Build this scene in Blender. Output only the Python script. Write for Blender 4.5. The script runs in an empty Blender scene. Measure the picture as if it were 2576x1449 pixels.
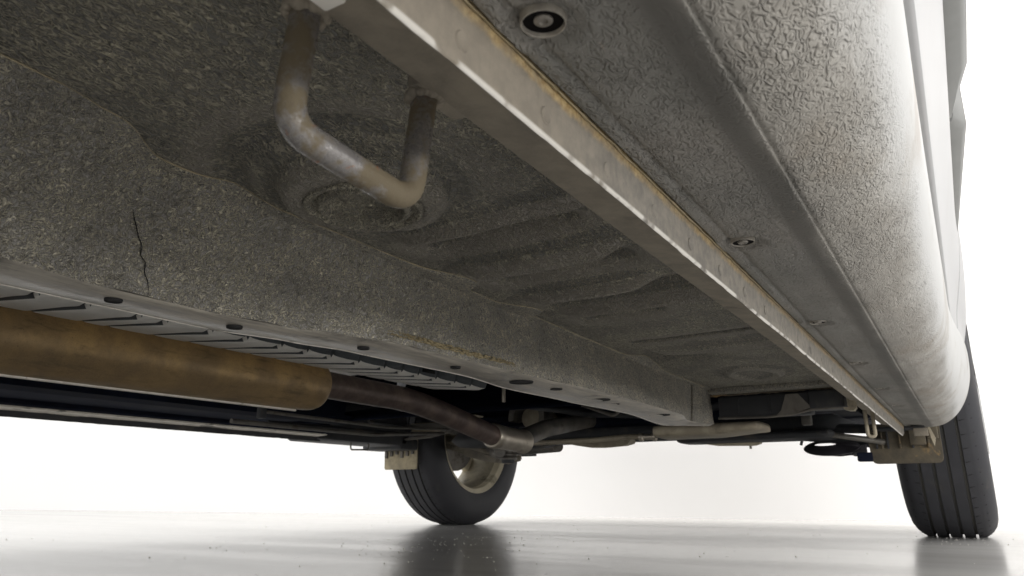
import bpy, bmesh, math, random
from mathutils import Vector, Matrix, noise
random.seed(4)
S = bpy.context.scene
COL = S.collection
# ------------------------------------------------------------------ camera
YAW, PIT, ROLL = 0.5452, 0.2748, -0.0014
F = Vector((-math.sin(YAW)*math.cos(PIT), math.cos(YAW)*math.cos(PIT), math.sin(PIT)))
Rr = Vector((math.cos(YAW), math.sin(YAW), 0)); Uu = Rr.cross(F)
R2 = Rr*math.cos(ROLL)+Uu*math.sin(ROLL); U2 = -Rr*math.sin(ROLL)+Uu*math.cos(ROLL)
cd = bpy.data.cameras.new('camera'); cam = bpy.data.objects.new('camera', cd); COL.objects.link(cam)
M = Matrix((R2, U2, -F)).transposed().to_4x4(); M.translation = (0.0493, 0, 0.1161)
cam.matrix_world = M
cd.sensor_width = 36; cd.lens = 36*1831.2/2576; cd.clip_start = 0.01; cd.clip_end = 200
cd.dof.use_dof = True; cd.dof.focus_distance = 0.62; cd.dof.aperture_fstop = 26
S.camera = cam
# ------------------------------------------------------------------ world + lamps (white photo studio)
w = bpy.data.worlds.new('World'); S.world = w; w.use_nodes = True
bg = w.node_tree.nodes['Background']; bg.inputs[0].default_value = (1.0, 1.0, 0.995, 1); bg.inputs[1].default_value = 0.86
def area(name, loc, rot, sx, sy, power, col=(1, .97, .93)):
    l = bpy.data.lights.new(name, 'AREA'); l.shape = 'RECTANGLE'; l.size = sx; l.size_y = sy; l.energy = power; l.color = col
    o = bpy.data.objects.new(name, l); COL.objects.link(o); o.location = loc; o.rotation_euler = [math.radians(a) for a in rot]; return o
area('wall_wash', (.1, 2.95, 2.3), (38, 0, 6), 5.0, .4, 34)
def aim(o, t):
    o.rotation_euler = (Vector(t)-o.location).to_track_quat('-Z', 'Y').to_euler()
k_ = area('fill_strip_low_right', (1.9, .1, .17), (0, 0, 0), 1.6, .22, 12, (1, .985, .96)); aim(k_, (-.3, .7, .27))  # unseen low strip, added to rake light across the underbody relief
k_ = area('fill_strip_low_rear', (-.5, -2.7, .2), (0, 0, 0), 2.6, .26, 9, (1, .985, .96)); aim(k_, (-.5, .6, .24))  # second unseen strip, added to fill the underbody from behind
S.view_settings.view_transform = 'Standard'; S.view_settings.look = 'None'; S.view_settings.gamma = 1
S.view_settings.exposure = 0.80
S.cycles.max_bounces = 10; S.cycles.diffuse_bounces = 7
# ------------------------------------------------------------------ helpers
def lin(h):
    h = h.lstrip('#'); c = [int(h[i:i+2], 16)/255 for i in (0, 2, 4)]
    return tuple((x/12.92 if x <= .04045 else ((x+.055)/1.055)**2.4) for x in c)+(1,)
class NT:
    def __init__(s, name):
        s.m = bpy.data.materials.new(name); s.m.use_nodes = True; s.t = s.m.node_tree; s.n = s.t.nodes
        s.b = s.n['Principled BSDF']; s.tc = s.n.new('ShaderNodeTexCoord')
    def link(s, a, b): s.t.links.new(a, b)
    def mapping(s, scale=(1, 1, 1), src=None):
        m = s.n.new('ShaderNodeMapping'); m.inputs['Scale'].default_value = scale
        s.link(src or s.tc.outputs['Object'], m.inputs[0]); return m.outputs[0]
    def noise(s, scale, detail=3, rough=.55, dist=0, vec=None):
        n = s.n.new('ShaderNodeTexNoise'); n.inputs['Scale'].default_value = scale; n.inputs['Detail'].default_value = detail
        n.inputs['Roughness'].default_value = rough; n.inputs['Distortion'].default_value = dist
        s.link(vec or s.tc.outputs['Object'], n.inputs['Vector']); return n.outputs['Fac']
    def math(s, op, a, b=0.0, c=0.0, clamp=False):
        n = s.n.new('ShaderNodeMath'); n.operation = op; n.use_clamp = clamp
        for i, v in enumerate((a, b, c)):
            if hasattr(v, 'is_linked') or hasattr(v, 'links'): s.link(v, n.inputs[i])
            else: n.inputs[i].default_value = v
        return n.outputs[0]
    def ramp(s, fac, a, b, lo=0., hi=1.):
        n = s.n.new('ShaderNodeMapRange'); n.interpolation_type = 'SMOOTHSTEP'; s.link(fac, n.inputs[0])
        n.inputs[1].default_value = a; n.inputs[2].default_value = b; n.inputs[3].default_value = lo; n.inputs[4].default_value = hi
        return n.outputs[0]
    def mix(s, fac, a, b):
        n = s.n.new('ShaderNodeMix'); n.data_type = 'RGBA'
        if hasattr(fac, 'links'): s.link(fac, n.inputs[0])
        else: n.inputs[0].default_value = fac
        for v, i in ((a, 6), (b, 7)):
            if hasattr(v, 'links'): s.link(v, n.inputs[i])
            else: n.inputs[i].default_value = v
        return n.outputs[2]
    def bump(s, h, strength=.5, dist=.001, prev=None):
        n = s.n.new('ShaderNodeBump'); n.inputs['Strength'].default_value = strength; n.inputs['Distance'].default_value = dist
        s.link(h, n.inputs['Height'])
        if prev: s.link(prev, n.inputs['Normal'])
        return n.outputs[0]
    def sep(s):
        n = s.n.new('ShaderNodeSeparateXYZ'); s.link(s.tc.outputs['Object'], n.inputs[0]); return n.outputs
    def out(s, col=None, rough=.6, metal=0., nrm=None, spec=None):
        if col is not None:
            if hasattr(col, 'links'): s.link(col, s.b.inputs['Base Color'])
            else: s.b.inputs['Base Color'].default_value = col
        if hasattr(rough, 'links'): s.link(rough, s.b.inputs['Roughness'])
        else: s.b.inputs['Roughness'].default_value = rough
        if hasattr(metal, 'links'): s.link(metal, s.b.inputs['Metallic'])
        else: s.b.inputs['Metallic'].default_value = metal
        if nrm: s.link(nrm, s.b.inputs['Normal'])
        if spec is not None: s.b.inputs['Specular IOR Level'].default_value = spec
        return s.m
def ridged(t, scale, dist=1.2, detail=2, width=.09, vec=None):
    n = t.noise(scale, detail, .5, dist, vec)
    d = t.math('ABSOLUTE', t.math('SUBTRACT', n, .5))
    return t.ramp(d, 0., width, 1., 0.)
def underseal(name, dark, mid, dust_shade, scale, amt=.8, bumpd=.0012, patch=6, rw=.06, rough=.75, vec=(1, 1, 1), attr=False):
    t = NT(name); v = t.mapping(vec)
    r = ridged(t, scale, 1.5, 1.5, rw, v)
    r2 = ridged(t, scale*2.3, .8, 1, rw*1.2, v)
    big = t.noise(patch, 4, .6); med = t.noise(patch*5, 3, .6)
    base = t.mix(t.ramp(big, .25, .75, .35, .9), dark, mid)
    base = t.mix(t.math('MULTIPLY', t.ramp(med, .45, .75), .45), base, mid)
    pit_shade = t.ramp(t.noise(scale*1.5, 2, .6, .6, v), .36, .47, 1, 0)
    base = t.mix(t.math('MULTIPLY', pit_shade, .6), base, lin('2c2c2b'))  # shade of the coating's pits painted into the colour
    dm = t.math('MULTIPLY', t.math('MAXIMUM', r, t.math('MULTIPLY', r2, .6)), t.ramp(t.noise(patch*3, 5, .65), .30, .66, .45*amt, amt))
    col = t.mix(dm, base, dust_shade)
    if attr:      # relief shading put into the colour: dusty pale ridges, darkened hollows
        at = t.n.new('ShaderNodeAttribute'); at.attribute_name = 'dust_shade'
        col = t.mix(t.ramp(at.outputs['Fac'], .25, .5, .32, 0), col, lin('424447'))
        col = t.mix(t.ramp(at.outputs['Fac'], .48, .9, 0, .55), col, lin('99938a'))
    fine = t.noise(2200, 2, .7)
    col = t.mix(t.math('MULTIPLY', t.ramp(fine, .55, .8), .25), col, dust_shade)
    nb = t.bump(t.math('ADD', r, t.math('MULTIPLY', r2, .4)), .9, bumpd)
    nb = t.bump(fine, .35, .0004, nb)
    return t.out(col, rough-.15, 0, nb, .5)
def dusty(name, a, b, c=None, scale=30, rough=.6, metal=0., bumpd=.0004, csc=9, clo=.55, chi=.7, fscale=900, streak=(1, 1, 1)):
    t = NT(name); v = t.mapping(streak)
    n1 = t.noise(scale, 6, .65, .3, v); col = t.mix(t.ramp(n1, .3, .7), a, b)
    if c: col = t.mix(t.ramp(t.noise(csc, 5, .7, .4), clo, chi), col, c)
    f = t.noise(fscale, 3, .7, 0, v); col = t.mix(t.math('MULTIPLY', t.ramp(f, .4, .75), .28), col, b)
    nb = t.bump(t.math('ADD', f, n1), .6, bumpd)
    return t.out(col, t.ramp(n1, .2, .8, rough-.12, min(1, rough+.12)), metal, nb)
# ------------------------------------------------------------------ materials
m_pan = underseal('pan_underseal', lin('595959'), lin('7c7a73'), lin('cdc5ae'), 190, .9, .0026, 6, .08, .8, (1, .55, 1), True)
m_pan2 = underseal('plug_underseal', lin('4f4f4e'), lin('7a776e'), lin('cdc5ae'), 210, .95, .0018, 8, .08, .8)
m_rail = underseal('rail_underseal', lin('6c6b6a'), lin('95928c'), lin('e8dfc8'), 185, 1., .0032, 8, .075, .75)
m_sillin = dusty('sill_dust', lin('7d766a'), lin('968d7e'), lin('68635a'), 60, .85, 0, .0004, 14)
m_railbot = dusty('rail_bottom_metal', lin('8c8780'), lin('c4bdb0'), lin('6f6c66'), 35, .42, .35, .0003, 16, .52, .7, 500, (3, .5, 1))
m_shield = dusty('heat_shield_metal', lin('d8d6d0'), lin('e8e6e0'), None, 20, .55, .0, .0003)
m_shdark = dusty('heat_shield_shade', lin('3c4145'), lin('575c5f'), None, 20, .6, .2, .0003)  # darker copy of the shield metal with shade in its colour
m_black = dusty('black_plastic', lin('26272a'), lin('38393b'), lin('4a463f'), 12, .65, 0, .0004)
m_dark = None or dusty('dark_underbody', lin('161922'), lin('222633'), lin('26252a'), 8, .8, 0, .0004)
m_dustpl = dusty('dusty_plate', lin('857c6c'), lin('b2a893'), lin('6f685a'), 14, .6, .15, .0003)
m_grey = dusty('grey_metal', lin('55534f'), lin('7d7870'), lin('4a443a'), 16, .55, .4, .0004)
m_mudflap = dusty('mud_caked_plastic', lin('454037'), lin('655c4c'), lin('957a52'), 25, .85, 0, .0012, 22, .58, .72, 300)
m_pale = dusty('dried_mud', lin('8f8672'), lin('b5a88c'), None, 30, .9, 0, .0006)
m_highlight = dusty('bright_edge_highlight', lin('c9c3b8'), lin('e4dfd6'), lin('8b857b'), 60, .4, .2, .0002, 30)  # pale colour carries the bright highlight of thin edges
m_arm = dusty('dusty_arm', lin('68625a'), lin('8c8577'), lin('4a453c'), 18, .75, 0, .0004)
m_strip = dusty('pale_lip', lin('b4ada1'), lin('d8d2c6'), lin('4f4b45'), 30, .55, .1, .0004, 14, .56, .64)
m_hole = NT('dark_hole').out(lin('0c0c0d'), .8)
m_rubber = dusty('tyre_rubber', lin('2a2a2e'), lin('37373b'), lin('45433f'), 14, .68, 0, .0003, 9, .55, .8, 700)
nt_ = m_rubber.node_tree; tcx = [n_ for n_ in nt_.nodes if n_.type == 'TEX_COORD'][0]; bs_ = nt_.nodes['Principled BSDF']
ln_ = nt_.nodes.new('ShaderNodeVectorMath'); ln_.operation = 'LENGTH'; mm_ = nt_.nodes.new('ShaderNodeVectorMath'); mm_.operation = 'MULTIPLY'; mm_.inputs[1].default_value = (0, 1, 1)
nt_.links.new(tcx.outputs['Object'], mm_.inputs[0]); nt_.links.new(mm_.outputs[0], ln_.inputs[0])
r1 = nt_.nodes.new('ShaderNodeMapRange'); r1.inputs[1].default_value = .3245; r1.inputs[2].default_value = .3275; r1.inputs[3].default_value = 1; r1.inputs[4].default_value = 0; nt_.links.new(ln_.outputs['Value'], r1.inputs[0])
sx_ = nt_.nodes.new('ShaderNodeSeparateXYZ'); nt_.links.new(tcx.outputs['Object'], sx_.inputs[0])
ab_ = nt_.nodes.new('ShaderNodeMath'); ab_.operation = 'ABSOLUTE'; nt_.links.new(sx_.outputs[0], ab_.inputs[0])
lt_ = nt_.nodes.new('ShaderNodeMath'); lt_.operation = 'LESS_THAN'; lt_.inputs[1].default_value = .062; nt_.links.new(ab_.outputs[0], lt_.inputs[0])
mu_ = nt_.nodes.new('ShaderNodeMath'); mu_.operation = 'MULTIPLY'; nt_.links.new(lt_.outputs[0], mu_.inputs[0]); nt_.links.new(r1.outputs[0], mu_.inputs[1])
mx_ = nt_.nodes.new('ShaderNodeMix'); mx_.data_type = 'RGBA'; old_ = bs_.inputs['Base Color'].links[0].from_socket
nt_.links.new(mu_.outputs[0], mx_.inputs[0]); nt_.links.new(old_, mx_.inputs[6]); mx_.inputs[7].default_value = lin('44423d'); nt_.links.new(mx_.outputs[2], bs_.inputs['Base Color'])
m_rim = dusty('rim_alloy', lin('bdb49c'), lin('d6cdb5'), lin('8f8773'), 10, .5, .3, .0002)
m_barrel = dusty('grimy_barrel', lin('7d7668'), lin('a19a86'), lin('5c564a'), 18, .6, .2, .0003)
m_coup = dusty('steel_coupling', lin('a39a8c'), lin('c6beb0'), lin('7b6f62'), 20, .4, .7, .0003)

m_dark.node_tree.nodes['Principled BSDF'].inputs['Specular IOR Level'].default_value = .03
t = NT('brown_oxidised_steel')   # muffler
n = t.noise(22, 5, .65); s_ = t.noise(60, 5, .7, .3, t.mapping((1, .25, 1)))
c_ = t.mix(t.ramp(n, .3, .7), lin('9b8360'), lin('c6a672'))
c_ = t.mix(t.ramp(s_, .5, .75, 0, .7), c_, lin('5f5340'))
c_ = t.mix(t.ramp(t.noise(240, 3, .7), .68, .74), c_, lin('3a2c1e'))
c_ = t.mix(t.math('MULTIPLY', t.ramp(t.noise(120, 4, .7, 1), .66, .7), .6), c_, lin('c9a470'))
x, y, z = t.sep()
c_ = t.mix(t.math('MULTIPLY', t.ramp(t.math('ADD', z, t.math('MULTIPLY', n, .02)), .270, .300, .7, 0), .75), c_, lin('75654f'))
c_ = t.mix(t.math('MULTIPLY', t.ramp(t.noise(700, 3, .75), .5, .72), .35), c_, lin('4d3f2e'))
c_ = t.mix(t.math('MULTIPLY', t.ramp(t.noise(520, 3, .75), .58, .72), .3), c_, lin('c2a575'))
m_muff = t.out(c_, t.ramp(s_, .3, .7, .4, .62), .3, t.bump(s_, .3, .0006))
t = NT('rusty_pipe_steel')
n = t.noise(30, 5, .65)
m_pipe = t.out(t.mix(t.ramp(n, .35, .7), lin('5b4f4a'), lin('7b6b63')), .5, .45, t.bump(n, .3, .0004))

t = NT('loop_steel')             # worn galvanised rod: bare metal, yellow-brown dirt, rust
x, y, z = t.sep()
n = t.noise(48, 7, .72); n2 = t.noise(230, 5, .75)
c_ = t.mix(t.ramp(n, .42, .54), lin('7d7a78'), lin('655b48'))
c_ = t.mix(t.ramp(n2, .6, .72, 0, .8), c_, lin('5b5042'))
c_ = t.mix(t.ramp(t.noise(110, 4, .7, .5), .62, .7, 0, .9), c_, lin('8a5838'))
m_loop = t.out(c_, t.ramp(n, .42, .54, .26, .75), t.ramp(n, .4, .58, .4, .03), t.bump(n2, .6, .0008))

t = NT('flange_metal')           # pinch weld outer face with the yellow dirt line at its root
x, y, z = t.sep()
v = t.mapping((1, 1, 1))
n = t.noise(130, 5, .7); st = t.noise(90, 4, .7, 0, t.mapping((1, 4, .5)))
c_ = t.mix(t.ramp(n, .3, .7), lin('6b6761'), lin('857f75'))
c_ = t.mix(t.ramp(st, .55, .75, 0, .6), c_, lin('5d5b56'))
c_ = t.mix(t.ramp(y, .16, .30, .45, 0), c_, lin('8c8170'))
dz = t.math('ADD', z, t.math('MULTIPLY', t.math('SUBTRACT', n, .5), .006))
yd = t.math('MULTIPLY', t.math('MULTIPLY', t.ramp(dz, .2505, .2540, 0, 1), t.ramp(y, .2, .6, 1., .55)), t.ramp(t.noise(35, 4, .7), .35, .6, .35, 1))
c_ = t.mix(yd, c_, t.mix(t.ramp(t.noise(400, 3, .7), .35, .65), lin('a08659'), lin('c4ad80')))
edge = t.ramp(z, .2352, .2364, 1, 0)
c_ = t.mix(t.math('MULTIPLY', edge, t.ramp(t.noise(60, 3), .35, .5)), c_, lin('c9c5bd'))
m_flange = t.out(c_, .8, 0, t.bump(n, .6, .0008))

t = NT('sill_cover_plastic')     # textured stone-chip coat running out into clean white paint
x, y, z = t.sep()
v = t.mapping((1, .55, 1))
r = ridged(t, 330, 1.3, 1, .26, v)
n1 = t.noise(25, 5, .65, 0, t.mapping((1, .3, 1))); n2 = t.noise(8, 3, .6)
xs = t.math('ADD', x, t.math('MULTIPLY', t.math('SUBTRACT', n1, .5), .022))
zs = t.math('ADD', z, t.math('MULTIPLY', t.math('SUBTRACT', n1, .5), .032))
under = t.mix(t.ramp(n1, .3, .7), lin('72716c'), lin('8b8984'))
under = t.mix(t.ramp(n2, .4, .65, 0, .5), under, lin('8f8a83'))
band = t.math('MULTIPLY', t.ramp(x, -.020, -.012), t.ramp(x, -.004, 0.001, 1, 0))
under = t.mix(t.math('MULTIPLY', band, .55), under, lin('5c5a57'))  # side turned away from the light: its shade is painted in
dirtw = t.mix(t.ramp(n1, .3, .75), lin('928e87'), lin('aaa69f'))
white = t.mix(t.ramp(n1, .4, .8, 0, .35), lin('bbbbba'), lin('aeaca8'))
c_ = t.mix(t.ramp(xs, -.006, .006), under, dirtw)
c_ = t.mix(t.ramp(zs, .257, .283), c_, white)
sm = t.n.new('ShaderNodeVectorMath'); sm.operation = 'DISTANCE'; mp_ = t.mapping((1.5, .8, .9)); t.link(mp_, sm.inputs[0]); sm.inputs[1].default_value = (.05*1.5, .42*.8, .318*.9)
smv = t.math('ADD', sm.outputs['Value'], t.math('MULTIPLY', t.math('SUBTRACT', t.noise(90, 6, .8, 1), .5), .045))
c_ = t.mix(t.ramp(smv, .012, .036, .55, 0), c_, lin('948a80'))
c_ = t.mix(t.math('MULTIPLY', t.math('MULTIPLY', t.ramp(t.noise(11, 5, .65, .3, t.mapping((1, .5, 1))), .5, .68), t.ramp(x, -.005, .012)), .5), c_, lin('8d8375'))
# splashes of mud on the paint
sp = t.noise(42, 6, .75, 1.2, t.mapping((1, .5, .6)))
c_ = t.mix(t.math('MULTIPLY', t.ramp(sp, .66, .72), .75), c_, lin('9a8d80'))
tex = t.ramp(zs, .261, .290, 1, .05)
c_ = t.mix(t.math('MULTIPLY', t.math('MULTIPLY', t.math('SUBTRACT', 1, r), tex), .16), c_, lin('55524c'))
tex2 = t.math('MULTIPLY', t.math('MULTIPLY', tex, t.ramp(t.noise(14, 4, .65), .3, .65, .35, 1)), t.math('SUBTRACT', 1, t.math('MULTIPLY', band, .8)))
h = t.math('MULTIPLY', r, tex2)
m_cover = t.out(c_, t.ramp(z, .27, .32, .65, .5), 0, t.bump(h, 1., .0014), .3)

t = NT('white_paint'); n = t.noise(9, 4, .6)
m_paint = t.out(t.mix(t.ramp(n, .4, .8, 0, .3), lin('aaaaab'), lin('a19f9e')), .45, 0, None, .3)
t = NT('moulding_grey'); n = t.noise(20, 4, .6)
m_mould = t.out(t.mix(n, lin('70716f'), lin('858684')), .5)

t = NT('studio_floor')
x, y, z = t.sep()
n = t.noise(1.1, 4, .6, .4, t.mapping((.6, 2.2, 1))); f = t.noise(60, 4, .6)
c_ = t.mix(t.ramp(n, .3, .7), lin('c6c4c1'), lin('d0cecb'))
c_ = t.mix(t.math('MULTIPLY', t.ramp(t.noise(5, 5, .7, .8, t.mapping((.4, 3, 1))), .55, .7), .25), c_, lin('bdbab5'))
v_ = t.n.new('ShaderNodeTexVoronoi'); v_.inputs['Scale'].default_value = 14; t.link(t.tc.outputs['Object'], v_.inputs['Vector'])
c_ = t.mix(t.ramp(v_.outputs['Distance'], .035, .06, .8, 0), c_, lin('77736c'))
m_floor = t.out(c_, t.ramp(t.noise(1.6, 4, .6, .5, t.mapping((.35, 2.2, 1))), .3, .7, .17, .25), 0, t.bump(t.noise(7, 4, .6), .10, .003), .6)
t = NT('studio_wall'); n = t.noise(1.2, 3)
m_wall = t.out(t.mix(n, lin('f4f3f2'), lin('f8f7f6')), .8)

# ------------------------------------------------------------------ mesh building
def obj(name, bm, mat, parent=None, smooth=None, recalc=True):
    if recalc: bmesh.ops.recalc_face_normals(bm, faces=bm.faces)
    me = bpy.data.meshes.new(name); bm.to_mesh(me); bm.free()
    if mat: me.materials.append(mat)
    if smooth is not None:
        me.polygons.foreach_set('use_smooth', [True]*len(me.polygons))
        if smooth < 180: me.set_sharp_from_angle(angle=math.radians(smooth))
    o = bpy.data.objects.new(name, me); COL.objects.link(o)
    if parent: o.parent = parent
    return o
def grid(bm, rows, close_u=False, close_v=False):
    vs = [[bm.verts.new(p) for p in r] for r in rows]
    nu = len(vs); nv = len(vs[0])
    for i in range(nu if close_u else nu-1):
        for j in range(nv if close_v else nv-1):
            a, b, c, d = vs[i][j], vs[i][(j+1) % nv], vs[(i+1) % nu][(j+1) % nv], vs[(i+1) % nu][j]
            try: bm.faces.new((a, b, c, d))
            except ValueError: pass
    return vs
def box(bm, a, b, bev=0., mtx=None, seg=2):
    r = bmesh.ops.create_cube(bm, size=1)
    vs = r['verts']
    for v in vs:
        v.co = Vector([(a[i]+b[i])/2+v.co[i]*(b[i]-a[i]) for i in range(3)])
    if bev > 0:
        es = list({e for v in vs for e in v.link_edges})
        r = bmesh.ops.bevel(bm, geom=es, offset=bev, segments=seg, profile=.5, affect='EDGES'); vs = list({v for f in r['faces'] for v in f.verts} | {v for v in vs if v.is_valid})
    if mtx:
        for v in vs: v.co = mtx @ v.co
def boxo(name, a, b, bev, mat, parent, mtx=None):
    bm = bmesh.new(); box(bm, a, b, bev, mtx); return obj(name, bm, mat, parent, 35)
def catmull(pts, n):
    P = [Vector(p) for p in pts]; out = []
    for i in range(len(P)-1):
        p0, p1, p2, p3 = P[max(i-1, 0)], P[i], P[i+1], P[min(i+2, len(P)-1)]
        for k in range(n):
            t = k/n; t2 = t*t; t3 = t2*t
            out.append(.5*((2*p1)+(-p0+p2)*t+(2*p0-5*p1+4*p2-p3)*t2+(-p0+3*p1-3*p2+p3)*t3))
    out.append(P[-1]); return out
def bendpath(pts, r, n=6):
    P = [Vector(p) for p in pts]; out = [P[0]]
    for i in range(1, len(P)-1):
        a = (P[i-1]-P[i]); b = (P[i+1]-P[i]); d = min(r, a.length*.48, b.length*.48)
        A = P[i]+a.normalized()*d; B = P[i]+b.normalized()*d
        for k in range(n+1):
            t = k/n; out.append(A*(1-t)**2+P[i]*2*t*(1-t)+B*t*t)
    out.append(P[-1]); return out
def tube(bm, path, rad, n=16, squash=None, cap=True):
    P = [Vector(p) for p in path]; rads = rad if isinstance(rad, (list, tuple)) else [rad]*len(P)
    up = None; rows = []
    for i, p in enumerate(P):
        d = (P[min(i+1, len(P)-1)]-P[max(i-1, 0)]).normalized()
        if up is None:
            up = Vector((0, 0, 1)) if abs(d.z) < .9 else Vector((1, 0, 0))
        up = (up-d*up.dot(d)).normalized(); sd = d.cross(up)
        rows.append([p+(up*math.sin(2*math.pi*k/n)*(squash or 1)+sd*math.cos(2*math.pi*k/n))*rads[i] for k in range(n)])
    vs = grid(bm, rows, close_v=True)
    if cap:
        bm.faces.new(vs[0][::-1]); bm.faces.new(vs[-1])
def tubeo(name, path, rad, mat, parent, n=16, **k):
    bm = bmesh.new(); tube(bm, path, rad, n, **k); return obj(name, bm, mat, parent, 40)
def extr(bm, prof, y0, y1, steps=1, closed=False):
    rows = [[(p[0], y0+(y1-y0)*i/steps, p[1]) for p in prof] for i in range(steps+1)]
    grid(bm, rows, close_v=closed)
def solid(o, th, off=0):
    m = o.modifiers.new('solid', 'SOLIDIFY'); m.thickness = th; m.offset = off; return o
def lathe(bm, prof, axis_o, axis_d, n=48):
    d = Vector(axis_d).normalized(); u = d.orthogonal().normalized(); v = d.cross(u); o = Vector(axis_o)
    rows = [[o+d*a+(u*math.cos(2*math.pi*k/n)+v*math.sin(2*math.pi*k/n))*r for k in range(n)] for r, a in prof]
    grid(bm, rows, close_v=True)
def prism(bm, pts, off):     # polygon (3D points) thickened by vector off
    a = [bm.verts.new(p) for p in pts]; b = [bm.verts.new(Vector(p)+Vector(off)) for p in pts]
    bm.faces.new(a); bm.faces.new(b[::-1]); n = len(pts)
    for i in range(n): bm.faces.new((a[i], b[i], b[(i+1) % n], a[(i+1) % n]))
def lerp(a, b, t): return a+(b-a)*t
def interp(x, tab):
    if x <= tab[0][0]: return tab[0][1]
    for (x0, v0), (x1, v1) in zip(tab, tab[1:]):
        if x <= x1:
            t = (x-x0)/(x1-x0); t = t*t*(3-2*t); return v0+(v1-v0)*t
    return tab[-1][1]
def sst(a, b, x):
    t = max(0, min(1, (x-a)/(b-a))); return t*t*(3-2*t)

# ------------------------------------------------------------------ setting
bm = bmesh.new(); grid(bm, [[(x, y, 0) for y in (-9, -3, 0, 3, 9)] for x in (-12, -4, 0, 4, 9)])
fl = obj('floor', bm, m_floor); fl['kind'] = 'structure'
# back wall: passes (-6.4,2.96) and (0.2,3.67), floor meets it at a plain corner
ang = math.atan2(3.67-2.98, .21+6.37); dv = Vector((math.cos(ang), math.sin(ang), 0)); nv = Vector((-math.sin(ang), math.cos(ang), 0))
bm = bmesh.new(); o0 = Vector((.21, 3.69, 0))
prism(bm, [o0-dv*11, o0+dv*8, o0+dv*8+Vector((0, 0, 3.2)), o0-dv*11+Vector((0, 0, 3.2))], nv*.15)
wl = obj('wall', bm, m_wall); wl['kind'] = 'structure'

# ------------------------------------------------------------------ the car
car = bpy.data.objects.new('car', None); COL.objects.link(car); car.location = (0, 0, 0)
car['label'] = 'white car seen from beneath with dusty underbody and two front wheels on the pale floor'; car['category'] = 'car'

# floor pan: pressed sheet with a ring boss, cross swages and a deep pocket at the front
RB = (-.246, .311)
def pan_z(x, y):
    z = .298
    z += .006*sst(.26, .0, y)*sst(-.13, -.25, x)
    # ring boss around (-.27,.32)
    dx = (x-RB[0]); dy = (y-RB[1]); r = math.hypot(dx, dy)
    k_ = 1-sst(-.292, -.310, x)*0-sst(.292, .312, -x)
    z -= .012*(1-sst(.047, .056, r))*k_; z += .024*(1-sst(.0315, .0355, r))
    z += 0
    z += .006*math.exp(-((r-.078)/.012)**2)*sst(.30, .24, y+x*.2+.05)
    # cross swages
    for yc, wd, x0, x1, d in ((.425, .017, -.34, -.165, .012), (.392, .008, -.30, -.13, -.004), (.478, .012, -.34, -.15, -.006), (.525, .020, -.34, -.16, .008),
                              (.583, .010, -.33, -.165, -.005), (.62, .018, -.34, -.13, .006), (.655, .009, -.33, -.13, -.004), (.705, .015, -.295, -.20, .006), (.85, .006, -.34, -.13, .006), (.93, .02, -.34, -.13, -.003)):
        e = sst(-.302, -.265, x)*(1-sst(x1-.02, x1+.02, x))
        z += 2.4*d*math.exp(-((y-yc-.05*(x+.23)*(-.3))/wd)**2)*e
    z += .020*math.exp(-((y-1.0)/.05)**2-((x+.285)/.055)**2)
    z -= .006*math.exp(-((math.hypot((x+.215), (y-1.17)*.6)-.035)/.008)**2)
    z += .0015*noise.noise(Vector((x*18, y*14, 1.7)))
    return z
bm = bmesh.new(); nx, ny = 110, 420
rows = []
for j in range(ny+1):
    t_ = j/ny; y_ = -.25+1.66*t_ if t_ > .0 else -.25
    rows.append([(x_, y_, pan_z(x_, y_)) for x_ in [lerp(-.101, -.365, i/nx) for i in range(nx+1)]])
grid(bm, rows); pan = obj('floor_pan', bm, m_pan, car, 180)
pa = pan.data.attributes.new('dust_shade', 'FLOAT', 'POINT'); W_ = nx+1
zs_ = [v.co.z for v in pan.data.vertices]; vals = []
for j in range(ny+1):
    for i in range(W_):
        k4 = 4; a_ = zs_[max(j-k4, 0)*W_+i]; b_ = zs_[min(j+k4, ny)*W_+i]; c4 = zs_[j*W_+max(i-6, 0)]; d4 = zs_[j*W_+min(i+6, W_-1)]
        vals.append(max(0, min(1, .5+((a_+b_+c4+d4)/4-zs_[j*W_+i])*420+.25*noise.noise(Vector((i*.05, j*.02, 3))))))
pa.data.foreach_set('value', vals)  # painted relief values: high on ridges, low in hollows
bm = bmesh.new(); extr(bm, [(-.101, .31), (-.36, .31)], -1.5, -.25, 1); obj('floor_pan', bm, m_pan, car, 180)

b = bmesh.new(); lathe(b, [(q_[0]*.83, q_[1]*1.15) for q_ in [(.0445, .003), (.0435, -.0015), (.0415, -.0022), (.0390, -.0012), (.0375, .0004), (.0358, .0004), (.0345, -.0010), (.0325, -.0026), (.0300, -.0022), (.0285, .0015), (.0272, .0060), (.0240, .0078), (.0200, .0070), (.0175, .0060), (.0160, .0068), (.0080, .0074), (.0, .0074)]], (RB[0], RB[1], .2858), (0, 0, 1), 56)
obj('floor_plug', b, m_pan2, car, 50)
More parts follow.
